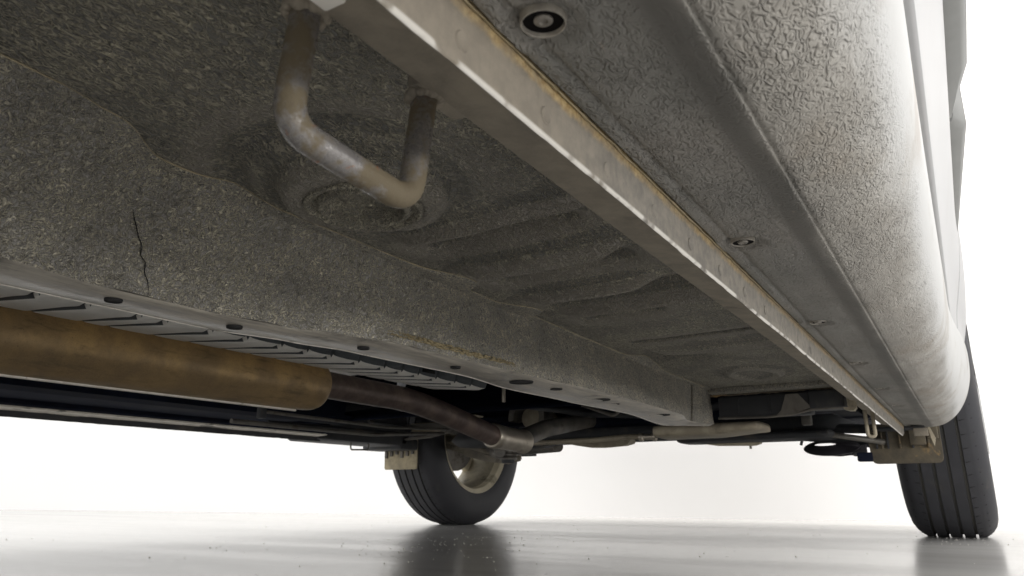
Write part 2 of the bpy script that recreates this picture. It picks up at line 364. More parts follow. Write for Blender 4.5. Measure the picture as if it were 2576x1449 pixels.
# inboard rail: slanted stone-chipped wall, bottom face, left wall, top welding flange with wavy edge
rt = [(-1.5, -.296), (.147, -.294), (.177, -.300), (.222, -.324), (.45, -.326), (.6, -.332), (.75, -.333), (1.0, -.337), (1.234, -.338), (1.33, -.334)]
rbx = [(-1.5, -.365), (.169, -.365), (.23, -.374), (.30, -.374), (.359, -.367), (.407, -.348), (.451, -.336), (.62, -.329), (.85, -.316), (1.1, -.318), (1.234, -.343), (1.316, -.329)]
rlx = [(-1.5, -.419), (.332, -.419), (.40, -.404), (.457, -.393), (.62, -.386), (.72, -.396), (.85, -.388), (1.03, -.379), (1.26, -.401), (1.316, -.345)]
def rail_wall(y):
    xt, xb = interp(y, rt), interp(y, rbx); p = []
    n = 26
    for i in range(n+1):
        t = i/n; x = lerp(xt, xb, t**1.15); z = lerp(.2975, .2345, t)
        z += .0045*math.sin(math.pi*t)*(1-sst(.9, 1.2, y)); x += .0
        wob = .0016*noise.noise(Vector((y*22, t*3, 4)))
        p.append((x+wob, z+wob*.5))
    return p
ys = [-1.5]+[ -.3+1.616*i/300 for i in range(301)]
bm = bmesh.new(); rows = [[(x, y, z) for x, z in rail_wall(y)] for y in ys]
grid(bm, rows); rail = obj('floor_rail', bm, m_rail, car, 180); rail['label'] = 'floor rail with wrinkled stone-chip coating beside the ribbed heat shield'
bm = bmesh.new(); rows = []
for y in ys:
    xb, xl = interp(y, rbx), interp(y, rlx); zl = .2345-.002*sst(.6, .9, y)
    rows.append([(xb, y, .2345), (xb-.0015, y, .2333), (lerp(xb, xl, .5), y, zl-.0012), (xl+.002, y, zl-.0004), (xl, y, zl+.001), (xl-.001, y, .305)])
grid(bm, rows); rb = obj('rail_bottom', bm, m_railbot, rail, 50)
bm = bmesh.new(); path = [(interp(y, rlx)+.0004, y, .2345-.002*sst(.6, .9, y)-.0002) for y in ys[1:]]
tube(bm, path, .0007, 6); obj('edge_highlight', bm, m_highlight, rail, 180)  # bright edge highlight painted as a thin pale worn lip
bm = bmesh.new(); yy = ys[-1]
prism(bm, [(interp(yy, rt)-.004, yy, .297), (interp(yy, rbx), yy, .2345), (interp(yy, rlx), yy, .2335), (interp(yy, rlx)-.001, yy, .30)], (0, .003, 0)); obj('rail_end_cap', bm, m_dustpl, rail)
# lapped end sleeve of the rail
bm = bmesh.new(); rows = [[(x+.0016, y, z) for x, z in rail_wall(y)] for y in (1.236, 1.26, 1.29, 1.317)]
grid(bm, rows); solid(obj('rail_sleeve', bm, m_rail, rail, 60), .0022)
bm = bmesh.new()
for (yc, xc, r, k) in ((.247, -.392, .0052, 1), (.337, -.391, .0056, 1), (.446, -.366, .005, 1), (.565, -.357, .005, 1), (.681, -.352, .013, 1), (.749, -.345, .007, 1), (.866, -.344, .014, 1), (.917, -.346, .008, 1), (1.089, -.345, .016, 1)):
    b2 = bmesh.new(); lathe(b2, [(.0, -.0009), (r*.8, -.0010), (r*.95, -.0013), (r*1.0, -.0012), (r*1.04, .0004)], (xc, yc, .2328), (0, 0, 1), 28)
    obj('hole_disc', b2, m_hole, rail, 40)  # dark discs on the rail bottom standing in for open holes
# weld flange strip of rail on the pan, wavy edge
bm = bmesh.new(); rows = []
for i in range(401):
    y = -.3+1.62*i/400
    wv = .019*sst(.45, .51, y)*(1-sst(.520, .534, y))+.019*sst(.577, .637, y)*(1-sst(.642, .660, y))+.0005*noise.noise(Vector((y*30, 0, 0)))+.0005*noise.noise(Vector((y*110, 0, 0)))
    xe = interp(y, rt)+.009+wv
    zz_ = pan_z(xe, y)-.001
    rows.append([(interp(y, rt)-.001, y, min(zz_, .2975)-.0005), (xe-.002, y, zz_-.0012), (xe, y, zz_-.0004), (xe, y, zz_+.004)])
grid(bm, rows); obj('weld_flange', bm, m_rail, rail, 60)
# dust bead along the joint edge
bm = bmesh.new(); path = []
for i in range(161):
    y = .08+1.2*i/160; wv = .019*sst(.45, .51, y)*(1-sst(.520, .534, y))+.019*sst(.577, .637, y)*(1-sst(.642, .660, y))+.0005*noise.noise(Vector((y*30, 0, 0)))+.0005*noise.noise(Vector((y*110, 0, 0)))
    xe = interp(y, rt)+.009+wv; path.append((xe, y, pan_z(xe, y)-.0006))
tube(bm, path, [.0003+.0006*abs(noise.noise(p_.copy()*25 if hasattr(p_, 'copy') else Vector(p_)*25)) for p_ in path], 6); obj('seam_sealer', bm, m_pale, rail, 180)
# seam groove across the rail wall and a crust of dried mud at its lower edge
for pts in ([(-.3, .30, .0), ],):
    pass
def on_rail(y, t):
    x, z = rail_wall(y)[int(t*26)]; return Vector((x+.0004, y, z-.0004))
bm = bmesh.new(); tube(bm, [on_rail(.222+.034*(k/9)+.0006*math.sin(k*2.3), .45+.52*k/9) for k in range(10)], [.0001]+[.00035]*8+[.0001], 6); obj('seam', bm, m_hole, rail, 180)
bm = bmesh.new()
for k in range(420):
    y = .44+.19*(k/420); s = .0005+.0014*random.random()*math.sin(math.pi*k/420)
    p = on_rail(y, .95); bmesh.ops.create_icosphere(bm, subdivisions=1, radius=s, matrix=Matrix.Translation(p+Vector((random.uniform(-.001, .002), 0, random.uniform(-.0005, .0035)))) @ Matrix.Diagonal((1, 2.2, .6, 1)))
o = obj('mud_crust', bm, dusty('ochre_mud', lin('7f7459'), lin('988b6c'), None, 200, .95, 0, .001), rail, 60); o['kind'] = 'stuff'

# inner sill box (dusty, downward face) + inboard wall, and the tie loop welded to it
def sill_rows(ys_):
    rows = []
    for y in ys_:
        xi = -.107+.004*sst(.3, .9, y); w_ = .0006*noise.noise(Vector((y*30, 2, 0)))
        rows.append([(-.0615, y, .258), (-.0640, y, .2585+w_), (-.085, y, .2612-w_), (xi+.003, y, .2638), (xi+.0006, y, .2650), (xi, y, .2672), (xi, y, .31)])
    return rows
bm = bmesh.new(); grid(bm, sill_rows([-1.5]+[-.2+2.05*i/160 for i in range(161)])); sill = obj('inner_sill', bm, m_sillin, car, 45)
# weld-nut chips along the sill near the flange
for k in range(9):
    y = .30+.088*k+random.uniform(-.02, .02)
    boxo('drip_notch', (-.066, y, .2545), (-.0635, y+.006+.004*random.random(), .2588), .0004, m_mudflap, sill)
boxo('white_tag', (-.099, .1265, .2578), (-.090, .1345, .2612), .001, NT('tag_white').out(lin('e8e4dc'), .5), sill)
# pinch weld flange
bm = bmesh.new(); rows = []
for i in range(421):
    y = .1085+1.745*i/420
    zb = .2342+.0005*noise.noise(Vector((y*35, 0, 0)))+.0004*noise.noise(Vector((y*110, 3, 0)))+.0016*math.exp(-((y-.69)/.004)**2)
    e = y-.1085
    if e < .006: zb += .009*(1-math.sqrt(max(0, 1-(1-e/.006)**2)))
    if y > 1.80: zb += .006*sst(1.80, 1.853, y)
    wv = .0006*noise.noise(Vector((y*9, 9, 0)))
    rows.append([(-.0575+wv, y, .262), (-.0578+wv, y, .2555), (-.0586+wv, y, .250), (-.0588+wv, y, zb+.003), (-.0590+wv, y, zb+.0006), (-.0598+wv, y, zb), (-.0606+wv, y, zb+.0006), (-.0608+wv, y, zb+.003), (-.0610+wv, y, .262)])
vs = grid(bm, rows); bm.faces.new(vs[0]); bm.faces.new(vs[-1][::-1])
fla = obj('pinch_flange', bm, m_flange, car, 50)
bm = bmesh.new(); rows = [[(-.0575, y, .262), (-.0588, y, .2345), (-.0598, y, .234), (-.0608, y, .2345), (-.061, y, .262)] for y in (-1.2, .096)]
vs = grid(bm, rows); bm.faces.new(vs[0]); bm.faces.new(vs[-1][::-1]); obj('pinch_flange', bm, m_flange, car, 50)
# dirt bead at its root
bm = bmesh.new(); path = []; rad = []
for i in range(240):
    y = .135+1.65*(i/239)**1.6; path.append((-.0570+.0005*noise.noise(Vector((y*80, 0, 1))), y, .2552+.0004*noise.noise(Vector((y*60, 5, 1)))))
    rad.append(.0003+.0008*abs(noise.noise(Vector((y*120, 7, 0)))))
tube(bm, path, rad, 6); obj('dirt_bead', bm, dusty('root_dirt', lin('8d7f62'), lin('ab9d80'), lin('8a7f6e'), 150, .95, 0, .001, 30), fla, 180)

for k in range(26):
    y = .15+.05*k*(1+.012*k)
    if y > 1.78: break
    b = bmesh.new(); lathe(b, [(.0034, .0), (.0030, .0004), (.0024, .0001), (.0, .0002)], (-.0586, y, .2425), (1, 0, -.02), 14)
    obj('spot_weld', b, m_flange, fla, 40)
# tie loop rod
bm = bmesh.new(); lp = bendpath([(-.112, .1385, .270), (-.1125, .1345, .2235), (-.111, .192, .2180), (-.112, .2005, .268)], .011, 9)
rad = [.0050]*len(lp)
tube(bm, lp, rad, 24); loop = obj('tie_down_loop', bm, m_loop, car, 60)
bm = bmesh.new()
for c in ((-.112, .1385, .2655), (-.112, .2000, .2650)):
    for k in range(16):
        a = k*math.tau/16; r = .0055+.0012*random.random()
        bmesh.ops.create_icosphere(bm, subdivisions=2, radius=.0017+.001*random.random(), matrix=Matrix.Translation((c[0]+r*math.cos(a), c[1]+r*math.sin(a), c[2]+random.uniform(-.001, .0008))))
wb = obj('weld_bead', bm, m_sillin, loop, 60); wb['kind'] = 'stuff'
# mounting pads for the loop on the sill
boxo('loop_pad', (-.114, .190, .2648), (-.100, .222, .2725), .003, m_sillin, loop)

# sill cover (rocker moulding)
P0 = [(-.0572, .266), (-.0565, .2568), (-.0545, .2557), (-.0515, .2560), (-.0500, .2572), (-.0485, .2572), (-.0468, .2560), (-.043, .2554), (-.036, .2552), (-.026, .2552), (-.018, .2548),
      (-.012, .2535), (-.006, .2514), (-.0012, .2503), (.0002, .2512), (.0020, .2507), (.006, .2512), (.014, .2530), (.022, .2562), (.031, .2615), (.039, .2690), (.0455, .2790), (.0500, .2920), (.0530, .310), (.0545, .330), (.0550, .350), (.0545, .362), (.0520, .3665), (.045, .368)]
P1 = [(-.0572, .268), (-.0565, .2600), (-.0545, .2585), (-.0515, .2585), (-.0500, .2590), (-.0485, .2590), (-.0468, .2582), (-.043, .2578), (-.036, .2568), (-.026, .2555), (-.018, .2545),
      (-.012, .2540), (-.006, .2540), (-.0012, .2543), (.0008, .2547), (.0040, .2551), (.010, .2562), (.019, .2585), (.030, .2640), (.042, .2730), (.053, .2850), (.063, .3000), (.0715, .3170), (.0785, .338), (.0835, .360), (.0850, .385), (.0845, .400), (.083, .408), (.076, .412)]
def resample(P, m=4):
    q = catmull([(x, 0, z) for x, z in P], m); return [(p.x, p.z) for p in q]
Q0, Q1 = resample(P0), resample(P1)
SC = [(-.043, .171), (-.043, .410), (-.0415, .652), (-.0400, .887), (-.0385, 1.130), (-.036, 1.372)]
def dimple(x, y, z):
    for sx, sy in SC:
        r = math.hypot(x-sx, y-sy)
        if r < .03 and z < .27: z += .0022*(1-sst(.0085, .013, r))-.0011*math.exp(-((r-.0145)/.0022)**2)
    return z
bm = bmesh.new(); rows = []; yl = [-1.0, -.5]
y = -.1
while y < 1.853:
    yl.append(y); near = min(abs(y-sy) for sx, sy in SC); y += .0025 if near < .02 else .010
yl.append(1.853)
for y in yl:
    t = sst(1.05, 1.85, y)
    rows.append([(lerp(a[0], b[0], t)+.0035*sst(.4, 1.2, y)*sst(.0, .06, a[0])*(1-t), y, dimple(lerp(a[0], b[0], t), y, lerp(a[1], b[1], t))) for a, b in zip(Q0, Q1)])
# rounded front end: curl inwards
for k, (dy, ins) in enumerate(((.006, .0015), (.010, .004), (.012, .009), (.0125, .016))):
    cx_, cz_ = .02, .33
    rows.append([(lerp(x, cx_, ins*8), 1.853+dy, lerp(z, cz_, ins*8)) for x, _, z in [rows[-1-k][i] for i in range(len(Q0))]])
grid(bm, rows); cover = obj('sill_cover', bm, m_cover, car, 180)
cover['label'] = 'white plastic sill cover, its underside grey with stone-chip texture'
m_scrim = dusty('screw_cup_rim', lin('8d8880'), lin('b3ada2'), None, 200, .45, .2, .0002)
m_scdark = NT('screw_cup_dark').out(lin('0d0b0c'), .7, spec=.1)
m_schead = dusty('screw_head', lin('76726c'), lin('98938b'), None, 300, .45, .5, .0003)
for k, (sx, sy) in enumerate(SC):
    zc = .2552+.0022+(.0025*sst(1.05, 1.85, sy)); r0 = .0074 if k == 0 else .0068
    b = bmesh.new(); lathe(b, [(r0, .001), (r0*.99, -.0012), (r0*.95, -.0022), (r0*.91, -.0022), (r0*.89, -.0018), (r0*.87, .0)], (sx, sy, zc), (0, 0, 1), 36)
    cup = obj('screw_cup', b, m_scrim, cover, 50)
    b = bmesh.new(); lathe(b, [(r0*.90, -.0015 if k else -.0006), (.0, -.0013 if k else -.0002)], (sx, sy, zc), (0, 0, 1), 36); 
    obj('cup_recess', b, m_scdark, cover, 40)
    b = bmesh.new(); lathe(b, [(.0030, -.0002), (.0030, -.0010 if k == 0 else -.0017), (.0026, -.0013 if k == 0 else -.0023), (.0015, -.0013 if k == 0 else -.0024), (.0012, -.0007 if k == 0 else -.0016), (.0, -.0005 if k == 0 else -.0014)], (sx, sy, zc), (0, 0, 1), 28)
    obj('screw', b, m_schead, cover, 40)
# cover end clip and opening
boxo('end_clip', (-.040, 1.846, .236), (-.012, 1.862, .2535), .002, m_sillin, cover)
boxo('clip_slot', (-.042, 1.800, .2515), (-.016, 1.836, .2555), .001, m_hole, cover)
bm = bmesh.new(); prism(bm, [(-.012, 1.85, .256), (-.008, 1.85, .256), (.000, 1.87, .232), (-.004, 1.87, .215), (-.008, 1.87, .230)], (0, .012, 0)); obj('end_clip', bm, m_dustpl, cover)

# ---- body side: rear door, front door, fender, mouldings, upper shell
def side(y):   # outer skin profile (x,z) bottom -> top
    fl_ = sst(1.3, 1.9, y)
    b = [(.030, .376), (.058, .378), (.0615, .3825), (.064, .395), (.070, .43), (.078, .47), (.0855, .51), (.092, .56), (.096, .62), (.097, .70), (.094, .78), (.085, .86), (.070, .93)]
    return [(x+.012*fl_*sst(.37, .45, z) + .022*fl_*(1-sst(.37, .45, z))*sst(.04, .06, x), z+.03*fl_*(1-sst(.37, .5, z))) for x, z in b]
def panel(name, y0, y1, slant=0., n=24):
    bm = bmesh.new(); rows = []
    for i in range(n+1):
        y = lerp(y0, y1, i/n); pr = resample(side(y), 3)
        rows.append([(x, y+slant*(z-.4)*(1 if i in (0, n) else 0), z) for x, z in pr])
    grid(bm, rows); o = obj(name, bm, m_paint, car, 180); solid(o, .0012, -1); return o
d1 = panel('rear_door', -.75, .352); d2 = panel('front_door', .357, 1.52)
f1 = panel('front_fender', 1.526, 2.02)
# fender arch over the wheel
bm = bmesh.new(); rows = []
WY, WR = 2.4346, .3315
for i in range(33):
    a = math.radians(lerp(200, -20, i/32)); ry = WY+.385*math.cos(a); rz = .335+.385*math.sin(a)
    top = .93
    rows.append([(.098-.03*sst(.6, .95, lerp(rz, top, k/10))*0+(-.028*sst(.7, .95, lerp(rz, top, k/10))), lerp(ry, lerp(1.98, 2.9, i/32), (k/10)), lerp(rz, top, k/10)) for k in range(11)])
grid(bm, rows); solid(obj('wheel_arch', bm, m_paint, car, 180), .0015, -1)
boxo('front_bumper', (-1.72, 2.86, .38), (.085, 3.05, .78), .05, m_paint, car)
# side mouldings
for y0, y1, taper in ((-.6, .985, 0), (.995, 1.50, 1)):
    bm = bmesh.new(); rows = []
    n = 14
    for i in range(n+1):
        y = lerp(y0, y1, i/n); k = 1-.95*taper*i/n
        e = min(1, (y-y0+.002)/.02, (y1-y+.002)/.02)
        ox = .0175*k*e
        rows.append([(.090, y, .565), (.094+ox*.7, y, .568), (.096+ox, y, .576), (.0965+ox, y, .64), (.096+ox*.5, y, .655), (.090, y, .657)])
    vs = grid(bm, rows); bm.faces.new(vs[0]); bm.faces.new(vs[-1][::-1]); obj('side_moulding', bm, m_mould, d1 if y0 < 0 else d2, 50)
# upper shell, both sides: cabin, bonnet
bm = bmesh.new(); rows = []
for y, hgt, top in ((-1.5, .93, 1.40), (-.9, .95, 1.46), (.3, .95, 1.48), (1.0, .95, 1.44), (1.6, .95, 1.02), (2.0, .93, .98), (2.7, .88, .90), (2.95, .75, .78)):
    xs_ = (.072, .03, -.15) if top > 1.1 else (.06, .0, -.2)
    rows.append([(xs_[0], y, hgt-.03), (xs_[1], y, lerp(hgt, top, .55)), (xs_[2], y, top-.03), (-.84, y, top), (-1.68-xs_[2], y, top-.03), (-1.68-xs_[1], y, lerp(hgt, top, .55)), (-1.68-xs_[0], y, hgt-.03)])
grid(bm, rows); solid(obj('body_shell', bm, m_paint, car, 30), .003)
bm = bmesh.new(); rows = [[(-1.68-x, y, z) for x, z in side(0)] for y in (-1.4, 0, 1.2, 2.04)]
grid(bm, rows); solid(obj('door', bm, m_paint, car, 180), .002)
boxo('fender', (-1.78, 2.0, .72), (-1.74, 2.9, .93), .01, m_paint, car)
boxo('inner_panel', (-1.72, 1.5, .38), (-1.70, 2.07, .95), .004, m_dark, car)
boxo('tunnel_bulkhead', (-1.70, 2.42, .55), (-.1, 2.46, .95), .004, m_dark, car)
boxo('rear_closing_panel', (-1.74, -1.56, .30), (.06, -1.50, 1.40), .01, m_paint, car)

# ---- tunnel, far floor, far rail, far sill
bm = bmesh.new(); pr = [(-.404, .300), (-.412, .41), (-.60, .43), (-.84, .44), (-1.08, .43), (-1.25, .40), (-1.27, .30), (-1.56, .30)]
extr(bm, pr, -1.5, 1.36, 6); solid(obj('tunnel', bm, m_dark, car, 30), .002)
bm = bmesh.new(); extr(bm, [(-1.27, .305), (-1.275, .289), (-1.32, .286), (-1.33, .305)], -1.5, 1.4, 4); obj('floor_rail', bm, m_dark, car, 40)
bm = bmesh.new(); rows = []
for i in range(200):
    y = -1.2+(2.78)*i/199+.0; y = lerp(-.6, 1.60, i/199)
    zb = .2675+.0010*noise.noise(Vector((y*14, 1, 0)))+.0008*noise.noise(Vector((y*60, 1, 0)))
    if .66 < y < .73: zb += .0022
    zb -= 0.0045*sst(1.3, 1.6, y)*0
    rows.append([(-1.555, y, .40), (-1.557, y, .2905), (-1.562, y, .2865), (-1.600, y, .2848), (-1.6120, y, .2842)])
grid(bm, rows); fs = obj('inner_sill', bm, m_dark, car, 45)
bm = bmesh.new(); rows = []; 
for i in range(260):
    y = lerp(-.6, 1.62, i/259)
    zb = .2678+.0009*noise.noise(Vector((y*14, 1, 0)))+.0007*noise.noise(Vector((y*60, 1, 0)))
    if .668 < y < .735: zb += .003
    rows.append([(-1.6120, y, .2846), (-1.6135, y, .2820), (-1.6140, y, zb+.001), (-1.616, y, zb), (-1.618, y, zb+.001), (-1.62, y, .285), (-1.66, y, .287), (-1.70, y, .300), (-1.74, y, .35), (-1.745, y, .40)])
grid(bm, rows); fsc = obj('sill_cover', bm, m_black, car, 45)
# pale blotched lip along the far sill
bm = bmesh.new(); rows = []
for i in range(160):
    y = lerp(-.6, 1.60, i/159); a = .0012*noise.noise(Vector((y*20, 5, 0)))
    rows.append([(-1.5645, y, .2862), (-1.567, y, .2832), (-1.590, y, .2818+a), (-1.6110, y, .2806+a), (-1.6122, y, .2836)])
grid(bm, rows); obj('sill_lip', bm, m_strip, fs, 40)
bm = bmesh.new(); tube(bm, bendpath([(-1.617, 1.755, .285), (-1.617, 1.757, .250), (-1.617, 1.838, .2535), (-1.617, 1.842, .285)], .008), .0026, 10); obj('tie_down_loop', bm, m_grey, car, 60)
boxo('sill_end', (-1.74, 1.60, .2725), (-1.60, 2.02, .40), .01, m_black, car)

# ---- heat shield over the exhaust: ribs, each a pressed panel
hs = bpy.data.objects.new('heat_shield', None); COL.objects.link(hs); hs.parent = car
ry = [-.10, -.045, .01, .065, .12, .175, .225, .275, .33, .378, .432, .462, .519, .568, .621, .664, .707, .761, .816, .856, .896, .942, .994, 1.04, 1.089]
m_shieldL = m_shield
for k, (a, b) in enumerate(zip(ry, ry[1:])):
    bm = bmesh.new(); rows = []
    g = .0046
    for i, (yy_, dz) in enumerate(((a, .006), (a+g*.5, .0015), (a+g, 0), (a+g*2, -.0008), ((a+b)/2, -.0016), (b-g*1.5, -.0008), (b-g, 0.0), (b-g*.3, .003), (b, .006))):
        tl = .004*(yy_-a)/(b-a)
        rows.append([(-.650-dz, yy_, .415), (-.658-dz, yy_, .34), (-.6615-dz, yy_, .303), (-.6640-dz, yy_, .2965+dz), (-.669, yy_, .2925+dz+tl), (-.676, yy_, .2910+dz+tl), (-.70, yy_, .2935+dz+tl), (-.78, yy_, .3030+dz*.3), (-.90, yy_, .2935+dz+.055), (-1.05, yy_, .2935+dz+.05)])
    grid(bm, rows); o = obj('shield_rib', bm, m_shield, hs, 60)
    # shade put into the colour of side wall and gap rows; pale ledge
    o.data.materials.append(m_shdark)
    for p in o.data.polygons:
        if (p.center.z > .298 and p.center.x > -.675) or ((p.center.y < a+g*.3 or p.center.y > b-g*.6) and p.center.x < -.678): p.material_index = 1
boxo('shield_slot', (-.663, .772, .305), (-.6585, .808, .316), .001, m_hole, hs)
boxo('shield_slot', (-.663, .900, .300), (-.6590, .930, .306), .001, m_hole, hs)
# backing
boxo('shield_backing', (-1.04, -.1, .352), (-.67, 1.09, .356), 0, m_dark, hs)

# ---- exhaust
bm = bmesh.new(); MC = (-.85, .286)
path = []; rad = []
for y, r in ((-.6, .0445), (.0, .0445), (.4, .0438), (.7, .0425), (.80, .0420), (.838, .0415), (.850, .0402), (.857, .0375), (.861, .033), (.863, .022)):
    path.append((MC[0], y, .2885-.0015*sst(0, .9, y)+.000)); rad.append(r)
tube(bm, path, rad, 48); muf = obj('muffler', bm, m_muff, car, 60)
# folded lock seam under muffler, reflected bright line put into its colour
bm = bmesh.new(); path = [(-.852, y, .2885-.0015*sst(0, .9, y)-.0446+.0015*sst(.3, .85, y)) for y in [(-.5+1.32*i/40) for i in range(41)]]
tube(bm, path, .0021, 8); obj('lock_seam', bm, m_highlight, muf, 60)
pp = bendpath([(-.85, .85, .292), (-.85, 1.10, .2895), (-.85, 1.20, .276), (-.85, 1.415, .238)], .10, 8)
tubeo('exhaust_pipe', pp, .0225, m_pipe, car, 28)
dpipe = (Vector((-.85, 1.52, .2235))-Vector((-.85, 1.40, .238))).normalized()
bm = bmesh.new(); c0 = Vector((-.85, 1.395, .2405)); prof = [(.0, 0), (.0255, 0), (.0285, .004), (.0285, .02), (.0275, .024), (.0268, .05), (.0262, .095), (.0268, .125), (.0285, .130), (.0285, .140), (.024, .142), (.0, .142)]
lathe(bm, prof, c0, Vector((0, 1, -.04)), 36); cp = obj('pipe_coupling', bm, m_coup, car, 40)
bm = bmesh.new(); tube(bm, [(-.85, 1.53, .242), (-.86, 1.66, .275), (-.88, 2.2, .36)], .022, 20); obj('front_pipe', bm, m_grey, car, 60)

# ---- front: crossmember box, brackets, pipes, subframe, arms
fb = boxo('fuel_line_cover', (-.327, 1.352, .2475), (-.165, 1.385, .2865), .004, m_black, car)
for x in (-.29, -.235): boxo('cover_rib', (x, 1.3475, .253), (x+.002, 1.3535, .280), .0005, m_black, fb)
boxo('fuel_line_cover', (-.168, 1.345, .2555), (-.112, 1.40, .2865), .003, m_black, car)
bm = bmesh.new(); prism(bm, [(-.205, 1.346, .283), (-.185, 1.346, .283), (-.168, 1.346, .262), (-.165, 1.346, .258), (-.20, 1.346, .248), (-.225, 1.346, .2455), (-.215, 1.346, .256)], (0, .003, 0)); obj('cover_bracket', bm, m_grey, fb)
tubeo('cover_lip', [(-.327, 1.35, .2475), (-.24, 1.35, .2455), (-.20, 1.35, .2475), (-.165, 1.35, .2545), (-.115, 1.35, .2560)], .0022, m_grey, fb, 8)
boxo('pan_end_flange', (-.335, 1.31, .2895), (-.103, 1.345, .2985), .002, m_rail, car)
bm = bmesh.new(); tube(bm, [(-.34+.235*i/40, 1.352+.003*random.random(), .2893+.0015*random.random()) for i in range(41)], [.0012+.0022*random.random() for _ in range(41)], 6); obj('mud_seam', bm, m_mudflap, car, 60)
# folded clamp at sill
bm = bmesh.new(); prism(bm, [(-.108, 1.33, .283), (-.095, 1.33, .284), (-.093, 1.33, .252), (-.097, 1.33, .2475), (-.104, 1.33, .2478), (-.112, 1.33, .2505), (-.112, 1.33, .2535), (-.105, 1.33, .253)], (0, .02, 0)); ob = obj('folded_clamp', bm, m_dustpl, car)
for k in range(3): boxo('clamp_fold', (-.1055+k*.0042, 1.326, .255), (-.1035+k*.0042, 1.331, .280), .0006, m_dustpl, ob)
tubeo('tow_eye', bendpath([(-.098, 1.50, .285), (-.0975, 1.505, .2155), (-.0855, 1.508, .2155), (-.087, 1.512, .285)], .0065), .0034, m_dustpl, car, 12)
# floor sheet end / toe board behind
bm = bmesh.new(); grid(bm, [[(x, 1.39, .295), (x, 1.42, .31), (x, 1.9, .40), (x, 2.05, .62)] for x in (-1.56, -1.2, -.8, -.4, -.08)]); solid(obj('toe_board', bm, m_dark, car, 60), .003)
boxo('firewall', (-1.50, 2.50, .34), (-.16, 2.56, .95), .02, m_dark, car)
boxo('engine_undertray', (-1.45, 2.05, .345), (-.2, 2.86, .36), .005, m_dark, car)
# light pressed plate + joint + thin pipe
def rbar(name, x0, x1, y0, y1, z0, z1, mat, par, r=.012, z0b=None):
    bm = bmesh.new(); rows = []
    n = 24
    for i in range(n+1):
        t = i/n; x = lerp(x0, x1, t); e = 1-abs(2*t-1); k = math.sqrt(max(0, 1-(1-min(1, e/.12))**2)); zz0 = lerp(z0, z0b if z0b else z0, sst(.5, 1, t))
        hm = (zz0+z1)/2; hh = (z1-zz0)/2*max(k, .02)
        sec = []
        for q in range(16):
            a = q*math.tau/16; cx_, sz_ = math.cos(a), math.sin(a); sg = lambda v: math.copysign(abs(v)**.55, v)
            sec.append((x, (y0+y1)/2+(y1-y0)/2*sg(cx_)*max(k, .05), hm+hh*sg(sz_)))
        rows.append(sec)
    vs = grid(bm, rows, close_v=True); bm.faces.new(vs[0]); bm.faces.new(vs[-1][::-1]); return obj(name, bm, mat, par, 60)
rbar('underfloor_plate', -.545, -.300, 1.56, 1.70, .2345, .262, m_dustpl, car, z0b=.243)
bm = bmesh.new(); lathe(bm, [(0, 0), (.0095, 0), (.0095, .008), (.0070, .010), (.0070, .030), (.0095, .032), (.0095, .040), (0, .04)], (-.588, 1.62, .2405), (1, 0, 0), 16); obj('pipe_union', bm, m_coup, car, 40)
tubeo('cross_pipe', bendpath([(-1.02, 1.80, .250), (-.75, 1.72, .2455), (-.62, 1.63, .2435), (-.585, 1.62, .2405)], .05), .0065, m_dustpl, car, 12)
rbar('subframe', -1.42, -.17, 1.98, 2.08, .2590, .31, m_black, car)
rbar('subframe', -.60, -.20, 1.86, 2.0, .2405, .262, m_black, car)
# pale jack plate hanging below
bm = bmesh.new()
pts = [(-.99, 1.96, .266), (-.92, 1.96, .250), (-.870, 1.96, .2420), (-.83, 1.96, .2405), (-.78, 1.96, .2430), (-.758, 1.96, .2480), (-.745, 1.96, .266)]
prism(bm, pts, (0, .05, .004)); obj('jack_plate', bm, m_dustpl, car)
bm = bmesh.new(); prism(bm, [(-1.13, 1.95, .262), (-1.09, 1.95, .249), (-1.04, 1.95, .245), (-1.01, 1.95, .252), (-.985, 1.95, .268)], (0, .06, .004)); obj('jack_plate', bm, m_black, car)
bm = bmesh.new(); prism(bm, [(-.58, 1.95, .248), (-.50, 1.95, .2345), (-.41, 1.95, .2320), (-.395, 1.95, .2365), (-.39, 1.95, .25)], (0, .03, .002)); jp = obj('drain_plate', bm, m_dustpl, car)
tubeo('drain_bolt', [(-.420, 1.96, .236), (-.420, 1.96, .2255)], .0032, m_grey, jp, 8)
# right lower arm: oval bushing eye + arm + ball joint stack
def ringplate(name, c, rx, rz, hole, mat, par, th=.022, tilt=.0):
    bm = bmesh.new(); n = 40; rows = []
    for k in range(n):
        a = k*math.tau/n; ca, sa = math.cos(a), math.sin(a)
        rows.append([Vector((c[0]+rx*r_*ca, c[1]+.05*r_*sa+dy, c[2]+rz*r_*sa)) for r_, dy in ((1, -th*.4), (1.03, 0), (1, th*.4))]+[Vector((c[0]-.014+rx*.40*ca*m_, c[1]+.02*sa+dy, c[2]+.0075+rz*.20*sa*m_)) for m_, dy in ((1, th*.3), (.96, 0), (1, -th*.3))])
    grid(bm, rows, close_u=True, close_v=True); return obj(name, bm, mat, par, 60)
m_eye = dusty('arm_steel', lin('2e2c2e'), lin('46434a'), lin('55504a'), 20, .5, .2, .0003)
arm = bpy.data.objects.new('control_arm', None); COL.objects.link(arm); arm.parent = car
ringplate('bushing_eye', (-.232, 2.0, .225), .064, .0225, .52, m_eye, arm)
bm = bmesh.new(); prism(bm, [(-.295, 2.0, .228), (-.292, 2.0, .219), (-.262, 2.0, .2065), (-.215, 2.0, .2025), (-.155, 2.0, .207), (-.155, 2.0, .230), (-.20, 2.0, .2235), (-.25, 2.0, .222)], (0, .03, .003)); obj('arm_web', bm, m_eye, arm)
